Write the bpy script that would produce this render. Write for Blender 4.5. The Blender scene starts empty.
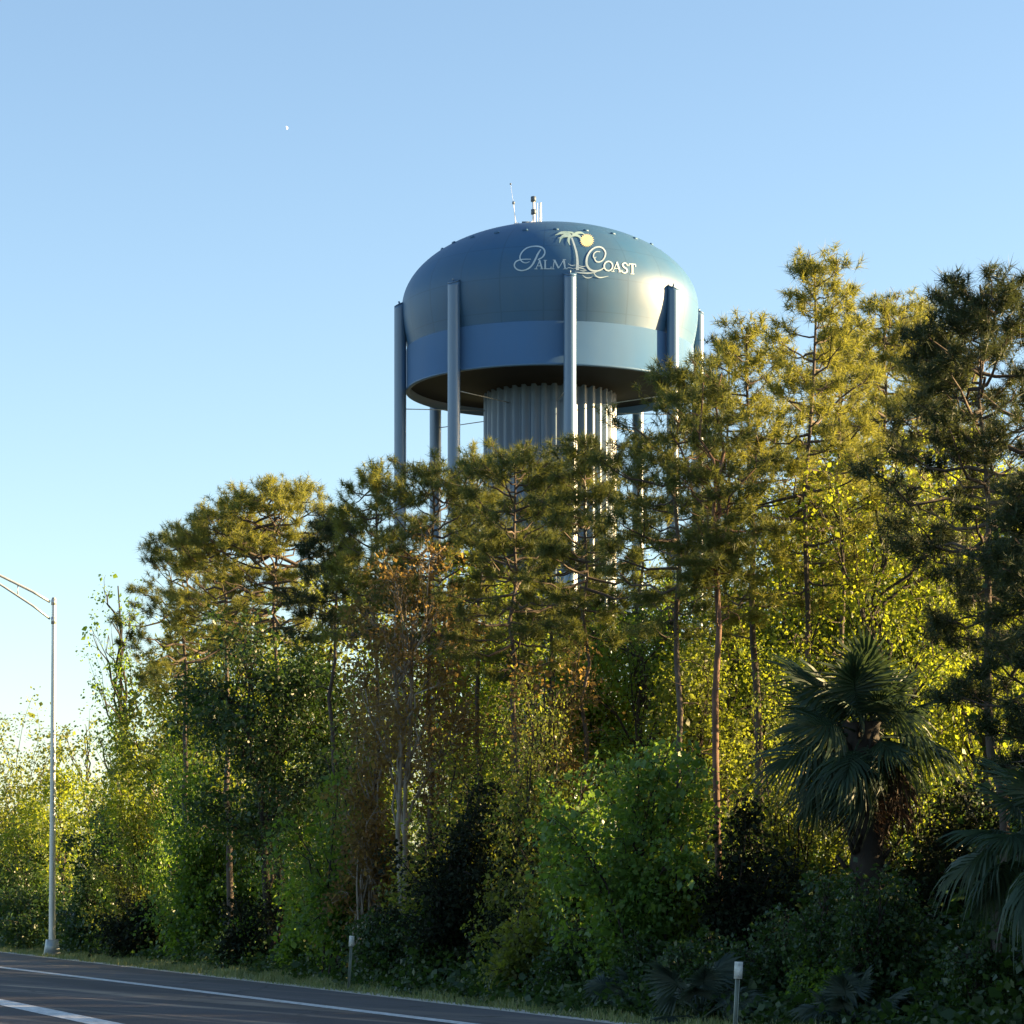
import bpy, math, random
import numpy as np
R = math.radians
sc = bpy.context.scene
col = sc.collection

# ------------------------------------------------------------------ view geometry
F, HZ, CX, EYE = 2700.0, 900.0, 512.0, 1.7     # focal length in px, horizon row, centre column, eye height
def ground(x, y, z=0.0):
    """the point of the flat ground seen at pixel (x, y)"""
    Y = F * (EYE - z) / (y - HZ)
    return np.array([(x - CX) / F * Y, Y, z])
def at(x, Y):                                   # ground position below pixel column x at distance Y
    return ((x - CX) / F * Y, Y, 0.0)
def zz(y, Y):                                   # height of pixel row y at distance Y
    return (HZ - y) / F * Y + EYE

# ------------------------------------------------------------------ scene helpers
def tag(o, label=None, cat=None, group=None, kind=None):
    if label: o['label'] = label
    if cat: o['category'] = cat
    if group: o['group'] = group
    if kind: o['kind'] = kind
    return o
def empty(name, loc, rz=0.0):
    o = bpy.data.objects.new(name, None)
    col.objects.link(o); o.location = loc; o.rotation_euler = (0, 0, rz)
    o.empty_display_size = 0.3
    return o
def add(name, me, parent=None, loc=(0, 0, 0), rot=(0, 0, 0)):
    o = bpy.data.objects.new(name, me); col.objects.link(o)
    o.location = loc; o.rotation_euler = rot
    if parent is not None: o.parent = parent
    return o
class MB:
    """collects tubes, boxes, sheets and leaves and turns them into one mesh"""
    def __init__(s): s.v = []; s.f3 = []; s.f4 = []; s.n = 0; s.ng = []
    def raw(s, v, tris=None, quads=None):
        v = np.asarray(v, float).reshape(-1, 3)
        if tris is not None and len(tris): s.f3.append(np.asarray(tris, np.int64).reshape(-1, 3) + s.n)
        if quads is not None and len(quads): s.f4.append(np.asarray(quads, np.int64).reshape(-1, 4) + s.n)
        s.v.append(v); s.n += len(v)
    def tube(s, path, rad, sides=6, cap=True):
        P = np.asarray(path, float); n = len(P)
        rad = np.broadcast_to(np.asarray(rad, float), (n,))
        T = np.gradient(P, axis=0); T /= (np.linalg.norm(T, axis=1, keepdims=True) + 1e-9)
        ref = np.array([1.0, 0, 0]) if abs(T[0][0]) < 0.8 else np.array([0, 1.0, 0])
        U = np.cross(T, ref); U /= (np.linalg.norm(U, axis=1, keepdims=True) + 1e-9)
        W = np.cross(T, U)
        a = np.arange(sides) * 2 * math.pi / sides
        V = P[:, None] + rad[:, None, None] * (np.cos(a)[None, :, None] * U[:, None] + np.sin(a)[None, :, None] * W[:, None])
        i = np.arange(n - 1)[:, None] * sides; j = np.arange(sides)[None]; k = (j + 1) % sides
        q = np.stack([i + j, i + k, i + sides + k, i + sides + j], -1).reshape(-1, 4)
        V = V.reshape(-1, 3); t = []
        if cap:
            V = np.vstack([V, P[:1], P[-1:]])
            c0, c1 = n * sides, n * sides + 1
            b = (n - 1) * sides
            t = [(c0, (x + 1) % sides, x) for x in range(sides)] + [(c1, b + x, b + (x + 1) % sides) for x in range(sides)]
        s.raw(V, t, q)
    def lathe(s, prof, seg=96, centre=(0, 0)):
        P = np.asarray(prof, float); n = len(P); a = np.arange(seg) * 2 * math.pi / seg
        V = np.stack([P[:, 0][:, None] * np.cos(a) + centre[0], P[:, 0][:, None] * np.sin(a) + centre[1],
                      np.repeat(P[:, 1][:, None], seg, 1)], -1).reshape(-1, 3)
        i = np.arange(n - 1)[:, None] * seg; j = np.arange(seg)[None]; k = (j + 1) % seg
        s.raw(V, None, np.stack([i + j, i + k, i + seg + k, i + seg + j], -1).reshape(-1, 4))
    def box(s, c, d, taper=1.0, rz=0.0):
        x, y, z = np.array(d) / 2
        v = np.array([(-x, -y, -z), (x, -y, -z), (x, y, -z), (-x, y, -z),
                      (-x * taper, -y * taper, z), (x * taper, -y * taper, z), (x * taper, y * taper, z), (-x * taper, y * taper, z)])
        ca, sa = math.cos(rz), math.sin(rz)
        v = np.stack([v[:, 0] * ca - v[:, 1] * sa, v[:, 0] * sa + v[:, 1] * ca, v[:, 2]], -1) + np.array(c)
        s.raw(v, None, [(0, 3, 2, 1), (4, 5, 6, 7), (0, 1, 5, 4), (1, 2, 6, 5), (2, 3, 7, 6), (3, 0, 4, 7)])
    def mesh(s, name, mat, smooth=False):
        V = np.concatenate(s.v)
        f3 = np.concatenate(s.f3) if s.f3 else np.zeros((0, 3), np.int64)
        f4 = np.concatenate(s.f4) if s.f4 else np.zeros((0, 4), np.int64)
        me = bpy.data.meshes.new(name)
        me.vertices.add(len(V)); me.vertices.foreach_set('co', V.astype(np.float32).ravel())
        loops = np.concatenate([f3.ravel(), f4.ravel()]).astype(np.int32)
        me.loops.add(len(loops)); me.loops.foreach_set('vertex_index', loops)
        st = np.concatenate([np.arange(len(f3)) * 3, len(f3) * 3 + np.arange(len(f4)) * 4]).astype(np.int32)
        me.polygons.add(len(st)); me.polygons.foreach_set('loop_start', st)
        if smooth: me.polygons.foreach_set('use_smooth', np.ones(len(st), bool))
        me.update(calc_edges=True); me.validate()
        me.materials.append(mat)
        return me

# ------------------------------------------------------------------ materials
def newmat(name):
    m = bpy.data.materials.new(name); m.use_nodes = True
    nt = m.node_tree; nt.nodes.clear()
    out = nt.nodes.new('ShaderNodeOutputMaterial')
    return m, nt, out
def N(nt, t, **kw):
    n = nt.nodes.new(t)
    for k, v in kw.items():
        if k in n.inputs: n.inputs[k].default_value = v
        else: setattr(n, k, v)
    return n
def ramp(nt, src, stops):
    r = nt.nodes.new('ShaderNodeValToRGB'); e = r.color_ramp.elements
    while len(e) < len(stops): e.new(0.5)
    for k, (p, c) in enumerate(stops): e[k].position = p; e[k].color = (*c, 1)
    nt.links.new(src, r.inputs['Fac']); return r.outputs['Color']
def mixc(nt, fac, a, b, mode='MIX'):
    n = nt.nodes.new('ShaderNodeMix'); n.data_type = 'RGBA'; n.blend_type = mode
    for s, v in ((n.inputs[0], fac), (n.inputs[6], a), (n.inputs[7], b)):
        if hasattr(v, 'links'): nt.links.new(v, s)
        elif isinstance(v, (int, float)): s.default_value = v
        else: s.default_value = (*v, 1)
    return n.outputs[2]
def noise(nt, scale, detail=4, vec=None, rough=0.6):
    n = N(nt, 'ShaderNodeTexNoise', Scale=scale, Detail=detail, Roughness=rough)
    if vec is None:
        vec = nt.nodes.new('ShaderNodeTexCoord').outputs['Object']
    nt.links.new(vec, n.inputs['Vector'])
    return n.outputs['Fac']
def stretched(nt, scale, rz=0.0, coord='Object'):
    m = nt.nodes.new('ShaderNodeMapping'); m.inputs['Scale'].default_value = scale
    m.inputs['Rotation'].default_value = (0, 0, rz)
    nt.links.new(nt.nodes.new('ShaderNodeTexCoord').outputs[coord], m.inputs['Vector'])
    return m.outputs['Vector']
def leaf_mat(name, c0, c1, c2, trans, tfac=0.42, rough=0.45, spec=0.35):
    """leaf blade: every leaf its own tint, light shines through it"""
    m, nt, out = newmat(name)
    geo = nt.nodes.new('ShaderNodeNewGeometry')
    c = ramp(nt, geo.outputs['Random Per Island'], [(0.0, c0), (0.55, c1), (1.0, c2)])
    big = noise(nt, 0.9, 2)
    c = mixc(nt, ramp(nt, big, [(0.35, (0, 0, 0)), (0.7, (1, 1, 1))]), c, mixc(nt, 0.35, c, c2))
    p = N(nt, 'ShaderNodeBsdfPrincipled', Roughness=rough)
    p.inputs['Specular IOR Level'].default_value = spec
    nt.links.new(c, p.inputs['Base Color'])
    t = nt.nodes.new('ShaderNodeBsdfTranslucent')
    tc = mixc(nt, 0.72, c, trans)
    nt.links.new(tc, t.inputs['Color'])
    mx = nt.nodes.new('ShaderNodeMixShader'); mx.inputs[0].default_value = tfac
    nt.links.new(p.outputs[0], mx.inputs[1]); nt.links.new(t.outputs[0], mx.inputs[2])
    nt.links.new(mx.outputs[0], out.inputs[0])
    return m
def bark_mat(name, a, b, sc_=9.0):
    m, nt, out = newmat(name)
    v = stretched(nt, (1, 1, 0.22))
    n1 = noise(nt, sc_, 6, v, 0.7); n2 = noise(nt, 1.3, 3)
    c = ramp(nt, n1, [(0.3, a), (0.62, b), (0.8, tuple(min(1, x * 1.5) for x in b))])
    c = mixc(nt, ramp(nt, n2, [(0.4, (0, 0, 0)), (0.65, (1, 1, 1))]), c, a)
    p = N(nt, 'ShaderNodeBsdfPrincipled', Roughness=0.9)
    nt.links.new(c, p.inputs['Base Color'])
    bp = N(nt, 'ShaderNodeBump', Strength=0.7, Distance=0.02); nt.links.new(n1, bp.inputs['Height'])
    nt.links.new(bp.outputs[0], p.inputs['Normal'])
    nt.links.new(p.outputs[0], out.inputs[0])
    return m
def plain_mat(name, a, b, rough=0.6, scale=3.0, metal=0.0, coord_scale=(1, 1, 1), spec=0.5, bump=0.0):
    m, nt, out = newmat(name)
    n1 = noise(nt, scale, 5, stretched(nt, coord_scale))
    c = ramp(nt, n1, [(0.3, a), (0.7, b)])
    p = N(nt, 'ShaderNodeBsdfPrincipled', Roughness=rough, Metallic=metal)
    p.inputs['Specular IOR Level'].default_value = spec
    nt.links.new(c, p.inputs['Base Color'])
    if bump:
        bp = N(nt, 'ShaderNodeBump', Strength=bump, Distance=0.02); nt.links.new(n1, bp.inputs['Height'])
        nt.links.new(bp.outputs[0], p.inputs['Normal'])
    nt.links.new(p.outputs[0], out.inputs[0])
    return m

M = {}
M['needle'] = leaf_mat('pine_needles', (.027, .058, .020), (.050, .082, .025), (.092, .110, .032), (.29, .31, .05), 0.36, 0.5, 0.3)
M['needle_dark'] = leaf_mat('dark_pine_needles', (.013, .030, .015), (.024, .046, .019), (.048, .064, .023), (.14, .16, .035), 0.24, 0.5, 0.3)
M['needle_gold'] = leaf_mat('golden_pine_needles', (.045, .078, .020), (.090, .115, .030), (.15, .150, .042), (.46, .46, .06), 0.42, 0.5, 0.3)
M['green'] = leaf_mat('green_leaves', (.028, .076, .020), (.052, .118, .026), (.10, .16, .034), (.36, .56, .03), 0.46, 0.42, 0.42)
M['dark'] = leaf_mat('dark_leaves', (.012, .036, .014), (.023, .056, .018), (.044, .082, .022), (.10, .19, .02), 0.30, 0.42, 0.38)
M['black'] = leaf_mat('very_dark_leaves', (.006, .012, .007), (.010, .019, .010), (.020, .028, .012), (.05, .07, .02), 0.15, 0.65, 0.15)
M['fresh'] = leaf_mat('fresh_green_leaves', (.042, .10, .026), (.072, .15, .034), (.125, .20, .044), (.30, .48, .03), 0.42, 0.42, 0.38)
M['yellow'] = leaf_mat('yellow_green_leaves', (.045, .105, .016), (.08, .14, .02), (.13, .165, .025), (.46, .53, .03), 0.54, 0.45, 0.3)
M['olive'] = leaf_mat('olive_leaves', (.036, .062, .02), (.07, .095, .028), (.115, .13, .036), (.40, .47, .04), 0.50, 0.42, 0.4)
M['orange'] = leaf_mat('brown_leaves', (.06, .042, .02), (.10, .066, .028), (.155, .105, .04), (.50, .34, .08), 0.48, 0.5, 0.3)
M['palm'] = leaf_mat('palm_blades', (.016, .038, .024), (.026, .055, .032), (.045, .078, .042), (.10, .15, .04), 0.22, 0.5, 0.3)
M['palmetto'] = leaf_mat('palmetto_blades', (.022, .042, .034), (.036, .06, .048), (.055, .08, .065), (.10, .15, .07), 0.22, 0.55, 0.25)
M['deadfrond'] = leaf_mat('dead_palm_blades', (.10, .07, .04), (.17, .125, .075), (.30, .24, .16), (.35, .25, .14), 0.25, 0.7, 0.2)
M['brownfrond'] = leaf_mat('brown_palm_blades', (.022, .016, .012), (.045, .03, .02), (.08, .052, .034), (.12, .07, .04), 0.2, 0.7, 0.2)
M['grass'] = leaf_mat('grass_blades', (.085, .155, .05), (.15, .21, .075), (.30, .30, .15), (.25, .26, .05), 0.3)
M['bark'] = bark_mat('grey_brown_bark', (.045, .034, .027), (.13, .10, .08))
M['bark_red'] = bark_mat('red_brown_bark', (.07, .038, .026), (.20, .115, .078))
M['bark_dark'] = bark_mat('dark_bark', (.018, .014, .012), (.05, .04, .033))
M['bark_pale'] = bark_mat('pale_bark', (.15, .13, .10), (.36, .32, .27))
M['palm_bark'] = bark_mat('palm_trunk_bark', (.012, .01, .008), (.045, .035, .028), 5.0)
M['white_paint'] = plain_mat('white_lettering_paint', (.36, .47, .53), (.52, .62, .67), 0.5, 2.0)
M['sun_paint'] = plain_mat('yellow_sun_paint', (.66, .58, .30), (.74, .66, .40), 0.5, 2.0)
M['frond_paint'] = plain_mat('pale_green_paint', (.30, .46, .42), (.42, .56, .52), 0.5, 2.0)
M['galv'] = plain_mat('galvanised_steel', (.36, .39, .40), (.55, .57, .57), 0.42, 6.0, 0.55, (1, 1, 0.15))
M['cast'] = plain_mat('cast_aluminium', (.30, .35, .37), (.44, .48, .49), 0.5, 9.0, 0.4)
M['glass'] = plain_mat('lamp_glass', (.55, .55, .5), (.7, .7, .66), 0.15, 3.0)
M['post'] = plain_mat('grey_green_post', (.16, .20, .17), (.27, .31, .27), 0.6, 14.0, 0.2, (1, 1, .3))
M['panel'] = plain_mat('white_reflector_sheet', (.42, .44, .40), (.80, .82, .78), 0.5, 14.0)
M['ant_white'] = plain_mat('white_antenna_shell', (.72, .74, .76), (.85, .86, .88), 0.5, 3.0)
M['ant_dark'] = plain_mat('dark_antenna_shell', (.06, .09, .12), (.10, .13, .16), 0.5, 3.0)
M['line'] = plain_mat('worn_road_paint', (.30, .31, .31), (.84, .85, .84), 0.65, 9.0, 0, (1, 1, 1), .4, .3)
M['moon'] = plain_mat('moon_rock', (.78, .80, .82), (.86, .87, .88), 1.0, 0.3)

def tower_paint(name, base, dirt, light, rough=0.36, seams=False, spec=0.36):
    m, nt, out = newmat(name)
    v = stretched(nt, (1, 1, 0.12))
    s1 = noise(nt, 0.55, 6, v, 0.65); s2 = noise(nt, 0.16, 3); s3 = noise(nt, 2.2, 5, v, 0.7)
    c = mixc(nt, ramp(nt, s1, [(0.38, (0, 0, 0)), (0.75, (.55, .55, .55))]), base, light)
    c = mixc(nt, ramp(nt, s2, [(0.45, (0, 0, 0)), (0.75, (.5, .5, .5))]), c, dirt)
    c = mixc(nt, ramp(nt, s3, [(0.55, (0, 0, 0)), (0.85, (.5, .5, .5))]), c, dirt)
    def mth(op, a, b=None):
        m_ = nt.nodes.new('ShaderNodeMath'); m_.operation = op
        for k_, v_ in enumerate((a, b)):
            if v_ is None: continue
            if hasattr(v_, 'links'): nt.links.new(v_, m_.inputs[k_])
            else: m_.inputs[k_].default_value = v_
        return m_.outputs[0]
    if seams:                                     # welded plate joints
        sx = nt.nodes.new('ShaderNodeSeparateXYZ'); nt.links.new(nt.nodes.new('ShaderNodeTexCoord').outputs['Object'], sx.inputs[0])
        a_ = mth('MULTIPLY', mth('ARCTAN2', sx.outputs['Y'], sx.outputs['X']), 22 / (2 * math.pi))
        d_ = mth('ABSOLUTE', mth('SUBTRACT', mth('FRACT', mth('ADD', a_, 40.2)), 0.5))
        z_ = mth('ABSOLUTE', mth('SUBTRACT', mth('FRACT', mth('MULTIPLY', sx.outputs['Z'], 1 / 2.35)), 0.5))
        ln = mth('MAXIMUM', mth('LESS_THAN', d_, 0.018), mth('LESS_THAN', z_, 0.014))
        c = mixc(nt, mth('MULTIPLY', ln, 0.30), c, tuple(x * .45 for x in base))
        pl = N(nt, 'ShaderNodeTexVoronoi', Scale=1.0)
        cv = nt.nodes.new('ShaderNodeCombineXYZ'); nt.links.new(mth('FLOOR', mth('ADD', a_, 40.7)), cv.inputs[0]); nt.links.new(mth('FLOOR', mth('ADD', mth('MULTIPLY', sx.outputs['Z'], 1 / 2.35), .5)), cv.inputs[1])
        wn = nt.nodes.new('ShaderNodeTexWhiteNoise'); nt.links.new(cv.outputs[0], wn.inputs['Vector'])
        c = mixc(nt, mth('MULTIPLY', wn.outputs['Value'], 0.28), c, light)
        nt.nodes.remove(pl)
    p = N(nt, 'ShaderNodeBsdfPrincipled', Roughness=rough)
    p.inputs['Specular IOR Level'].default_value = spec
    nt.links.new(c, p.inputs['Base Color'])
    rr = nt.nodes.new('ShaderNodeMapRange'); rr.inputs[3].default_value = rough - .05; rr.inputs[4].default_value = rough + .06
    nt.links.new(s1, rr.inputs[0]); nt.links.new(rr.outputs[0], p.inputs['Roughness'])
    b = noise(nt, 0.35, 2)
    bp = N(nt, 'ShaderNodeBump', Strength=0.12, Distance=0.2); nt.links.new(b, bp.inputs['Height'])
    nt.links.new(bp.outputs[0], p.inputs['Normal'])
    nt.links.new(p.outputs[0], out.inputs[0])
    return m
M['tank'] = tower_paint('blue_tank_paint', (.033, .112, .225), (.060, .105, .165), (.060, .135, .23), .44, True, .34)
M['skirt'] = tower_paint('blue_band_paint', (.068, .155, .290), (.080, .145, .23), (.090, .17, .285), 0.42)
M['column'] = tower_paint('grey_blue_column_paint', (.034, .090, .180), (.028, .062, .115), (.060, .128, .225), 0.40, False, .8)
M['leg'] = tower_paint('blue_leg_paint', (.058, .135, .245), (.06, .12, .19), (.075, .15, .25), 0.36, False, 1.0)
M['under'] = plain_mat('shaded_underside_paint', (.003, .004, .006), (.007, .007, .009), 0.7, 0.6)  # near black: the shade below the tank is put into this colour

# ------------------------------------------------------------------ sun, sky, camera
SUN_AZ, SUN_EL = R(83.0), R(11.5)               # azimuth clockwise from the view direction
SKY, SUN, EXPO = 0.059, 5.0, 2.42
w = bpy.data.worlds.new("World"); sc.world = w; w.use_nodes = True
nt = w.node_tree
sky = nt.nodes.new('ShaderNodeTexSky'); sky.sky_type = 'NISHITA'; sky.sun_disc = False
sky.sun_elevation = SUN_EL; sky.sun_rotation = SUN_AZ
sky.air_density = 0.9; sky.dust_density = 0.6; sky.ozone_density = 1.5
nt.links.new(sky.outputs[0], nt.nodes['Background'].inputs[0])
nt.nodes['Background'].inputs[1].default_value = SKY
ld = bpy.data.lights.new('sun', 'SUN'); ld.energy = SUN; ld.angle = R(0.5); ld.color = (1.0, 0.70, 0.34)
lo = bpy.data.objects.new('sun', ld); col.objects.link(lo)
lo.rotation_euler = (R(90) - SUN_EL, 0, math.pi - SUN_AZ)
cam = bpy.data.cameras.new('camera'); co = bpy.data.objects.new('camera', cam); col.objects.link(co)
co.location = (0, 0, EYE); co.rotation_euler = (R(90), 0, 0)
cam.sensor_width = 36; cam.lens = 36 * F / 1024; cam.shift_y = (HZ - 512) / 1024
cam.clip_end = 20000; cam.clip_start = 0.5
sc.camera = co
sc.view_settings.view_transform = 'Standard'; sc.view_settings.look = 'None'
sc.view_settings.exposure = EXPO; sc.view_settings.gamma = 1
sc.cycles.max_bounces = 6; sc.cycles.transmission_bounces = 4; sc.cycles.diffuse_bounces = 3

# ------------------------------------------------------------------ ground, road, markings
RD = R(20.3)                                    # the road runs away to the left at this angle
rdir = np.array([-math.sin(RD), math.cos(RD)]); rnor = np.array([math.cos(RD), math.sin(RD)])
def ground_mat():
    m, nt, out = newmat('grassy_ground')
    n1 = noise(nt, 0.9, 6); n2 = noise(nt, 7.0, 5)
    c = ramp(nt, n1, [(0.3, (.028, .034, .014)), (0.55, (.05, .058, .022)), (0.75, (.085, .08, .04))])
    c = mixc(nt, ramp(nt, n2, [(0.35, (0, 0, 0)), (0.7, (.6, .6, .6))]), c, (.045, .05, .02))
    p = N(nt, 'ShaderNodeBsdfPrincipled', Roughness=0.95); nt.links.new(c, p.inputs['Base Color'])
    bp = N(nt, 'ShaderNodeBump', Strength=0.8, Distance=0.05); nt.links.new(n2, bp.inputs['Height'])
    nt.links.new(bp.outputs[0], p.inputs['Normal']); nt.links.new(p.outputs[0], out.inputs[0])
    return m
def road_mat(name, a, b, tan, amt):
    m, nt, out = newmat(name)
    rot = stretched(nt, (1, 1, 1), -RD - R(13))     # streaks of sunlight painted in tan, slanting across the lane
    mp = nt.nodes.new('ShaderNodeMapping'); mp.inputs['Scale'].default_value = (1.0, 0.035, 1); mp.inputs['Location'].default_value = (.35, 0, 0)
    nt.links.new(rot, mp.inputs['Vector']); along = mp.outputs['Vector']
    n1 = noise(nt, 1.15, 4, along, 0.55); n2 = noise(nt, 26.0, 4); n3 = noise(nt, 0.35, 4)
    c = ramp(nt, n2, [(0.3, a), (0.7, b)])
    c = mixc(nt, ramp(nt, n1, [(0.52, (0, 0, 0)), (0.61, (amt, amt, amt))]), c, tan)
    c = mixc(nt, ramp(nt, n3, [(0.45, (0, 0, 0)), (0.7, (.45, .45, .45))]), c, tuple(x * .6 for x in a))
    vo = nt.nodes.new('ShaderNodeTexVoronoi'); vo.feature = 'DISTANCE_TO_EDGE'; vo.inputs['Scale'].default_value = .22
    wob = nt.nodes.new('ShaderNodeVectorMath'); wob.operation = 'ADD'; nz = N(nt, 'ShaderNodeTexNoise', Scale=1.6, Detail=5.0)
    tc_ = nt.nodes.new('ShaderNodeTexCoord').outputs['Object']; nt.links.new(tc_, nz.inputs['Vector']); nt.links.new(tc_, wob.inputs[0]); nt.links.new(nz.outputs['Color'], wob.inputs[1])
    nt.links.new(wob.outputs[0], vo.inputs['Vector'])
    c = mixc(nt, ramp(nt, vo.outputs['Distance'], [(0.0, (.8, .8, .8)), (0.012, (0, 0, 0))]), c, (.012, .012, .013))
    sp = noise(nt, 2.3, 5, None, .75)
    c = mixc(nt, ramp(nt, sp, [(0.66, (0, 0, 0)), (0.74, (.7, .7, .7))]), c, tan)
    rot2 = stretched(nt, (1, 1, 1), -RD); mp2 = nt.nodes.new('ShaderNodeMapping'); mp2.inputs['Scale'].default_value = (.55, .01, 1); nt.links.new(rot2, mp2.inputs['Vector'])
    c = mixc(nt, ramp(nt, noise(nt, 1.0, 2, mp2.outputs['Vector']), [(0.42, (.55, .55, .55)), (0.56, (0, 0, 0))]), c, tuple(x * .55 for x in a))
    p = N(nt, 'ShaderNodeBsdfPrincipled', Roughness=0.85); nt.links.new(c, p.inputs['Base Color'])
    bp = N(nt, 'ShaderNodeBump', Strength=0.35, Distance=0.01); nt.links.new(n2, bp.inputs['Height'])
    nt.links.new(bp.outputs[0], p.inputs['Normal']); nt.links.new(p.outputs[0], out.inputs[0])
    return m
b = MB(); S = 7000
b.raw([(-S, -S, 0), (S, -S, 0), (S, S, 0), (-S, S, 0)], None, [(0, 1, 2, 3)])
tag(add('ground', b.mesh('ground', ground_mat())), kind='structure')
def strip(d0, d1, t0, t1, z, name, mat, n=40, curve0=None, jag=0.0):
    """a long sheet beside the road line; d = distance across (may be a function of t), t = distance along"""
    rng = np.random.default_rng(5)
    t = np.linspace(t0, t1, n)
    f = lambda d: np.array([d(x) for x in t]) if callable(d) else np.full(n, float(d))
    A, B = f(d0), f(d1)
    B = B + rng.uniform(-jag, jag, n)
    pa = A[:, None] * rnor + t[:, None] * rdir; pb = B[:, None] * rnor + t[:, None] * rdir
    v = np.concatenate([np.c_[pa, np.full(n, z)], np.c_[pb, np.full(n, z)]])
    q = [(i, n + i, n + i + 1, i + 1) for i in range(n - 1)]
    m = MB(); m.raw(v, None, q)
    return tag(add(name, m.mesh(name, mat)), kind='structure')
def dt(p): p = np.asarray(p)[:2]; return p @ rnor, p @ rdir
def line_fn(p, q):
    (d0, t0), (d1, t1) = dt(p), dt(q)
    k = (d1 - d0) / (t1 - t0)
    return lambda t: d0 + k * (min(max(t, 20), 130) - t0)
edge = line_fn(ground(0, 953), ground(600, 1024))            # far edge of the pavement
l2 = line_fn(ground(0, 968.5), ground(450, 1024))            # solid white line
l3a = line_fn(ground(0, 1001), ground(109, 1023.5))          # wide white line, far side
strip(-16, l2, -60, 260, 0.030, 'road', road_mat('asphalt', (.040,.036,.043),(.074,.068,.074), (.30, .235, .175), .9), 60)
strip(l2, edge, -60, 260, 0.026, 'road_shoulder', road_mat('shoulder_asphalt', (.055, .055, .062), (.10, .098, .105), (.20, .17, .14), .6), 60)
strip(edge, lambda t: edge(t) + .42, -60, 260, 0.018, 'sandy_road_edge', plain_mat('sandy_edge', (.34, .32, .28), (.58, .55, .49), 0.95, 6.0), 160, jag=.14)
strip(lambda t: l2(t) - .16, lambda t: l2(t) + .12, -60, 260, 0.036, 'road_edge_line', M['line'], 60)
for k in range(4):
    a0 = dt(ground(-6, 1000))[1] - 12.2 * k - (0 if k == 0 else 0)
    if k % 1 == 0 and k in (0, 2):
        strip(lambda t: l3a(t) - .45, l3a, a0 - 12.0, a0, 0.036, 'road_lane_line', M['line'], 12)

# ------------------------------------------------------------------ vegetation builders
def unit(v): return v / (np.linalg.norm(v, axis=-1, keepdims=True) + 1e-9)
def needles(mb, rng, pos, dr, size, k, width=0.013, spread=0.8):
    pos = np.repeat(np.asarray(pos), k, 0); dr = np.repeat(unit(np.asarray(dr)), k, 0); size = np.repeat(np.asarray(size), k)
    n = len(pos)
    v = unit(dr * 0.38 + unit(rng.normal(size=(n, 3))) * spread)
    base = pos - dr * (rng.uniform(-.02, .85, n) * size)[:, None]
    L = size * rng.uniform(.6, 1.1, n)
    tip = base + v * L[:, None]; tip[:, 2] -= 0.10 * L * rng.uniform(0, 1, n)
    sd = unit(np.cross(v, unit(rng.normal(size=(n, 3))))) * (width * rng.uniform(.7, 1.3, n))[:, None]
    V = np.stack([base - sd * .5, base + sd * .5, tip], 1).reshape(-1, 3)
    mb.raw(V, np.arange(n * 3).reshape(-1, 3))
def leaves(mb, rng, cen, per, sigma, ls, droop=0.3, flat=0.5):
    cen = np.asarray(cen); per = int(per); m = len(cen)
    nc = unit(rng.normal(size=(m, 3)) + np.array([0, 0, .9]))             # the plane of each spray of leaves
    c = np.repeat(cen, per, 0); n = len(c); ncr = np.repeat(nc, per, 0)
    off = rng.normal(size=(n, 3)) * sigma * np.repeat(rng.uniform(.55, 1.5, m), per)[:, None]
    off -= ncr * np.sum(off * ncr, 1, keepdims=True) * .62
    off[:, 2] -= .25 * np.linalg.norm(off, axis=1) ** 2 / max(sigma, .05)
    p = c + off
    a = unit(rng.normal(size=(n, 3)) * .6 + np.array([0, 0, -droop]) + unit(off) * .9)
    nn = unit(rng.normal(size=(n, 3)) * .5 + ncr)
    bdir = unit(np.cross(nn, a)); nn = unit(np.cross(a, bdir))
    L = (ls * rng.uniform(.5, 1.2, n) * np.where(rng.random(n) < .14, 1.6, 1.0) * np.repeat(rng.uniform(.8, 1.25, m), per))[:, None]; W = L * rng.uniform(.28, .44, n)[:, None]
    fold = nn * L * .10
    V = np.stack([p, p + a * L * .45 + bdir * W + fold, p + a * L, p + a * L * .45 - bdir * W + fold], 1).reshape(-1, 3)
    mb.raw(V, None, np.arange(n * 4).reshape(-1, 4))
def curve(p0, p1, bend, n=5, rng=None, wob=0.0):
    t = np.linspace(0, 1, n)[:, None]
    P = p0 * (1 - t) + p1 * t + np.asarray(bend) * (4 * t * (1 - t))
    if rng is not None and wob: P[1:-1] += rng.normal(size=(n - 2, 3)) * wob
    return P
def rot_about(v, axis, ang):
    axis = unit(axis); c, s = math.cos(ang), math.sin(ang)
    return v * c + np.cross(axis, v) * s + axis * (axis @ v) * (1 - c)

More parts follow.
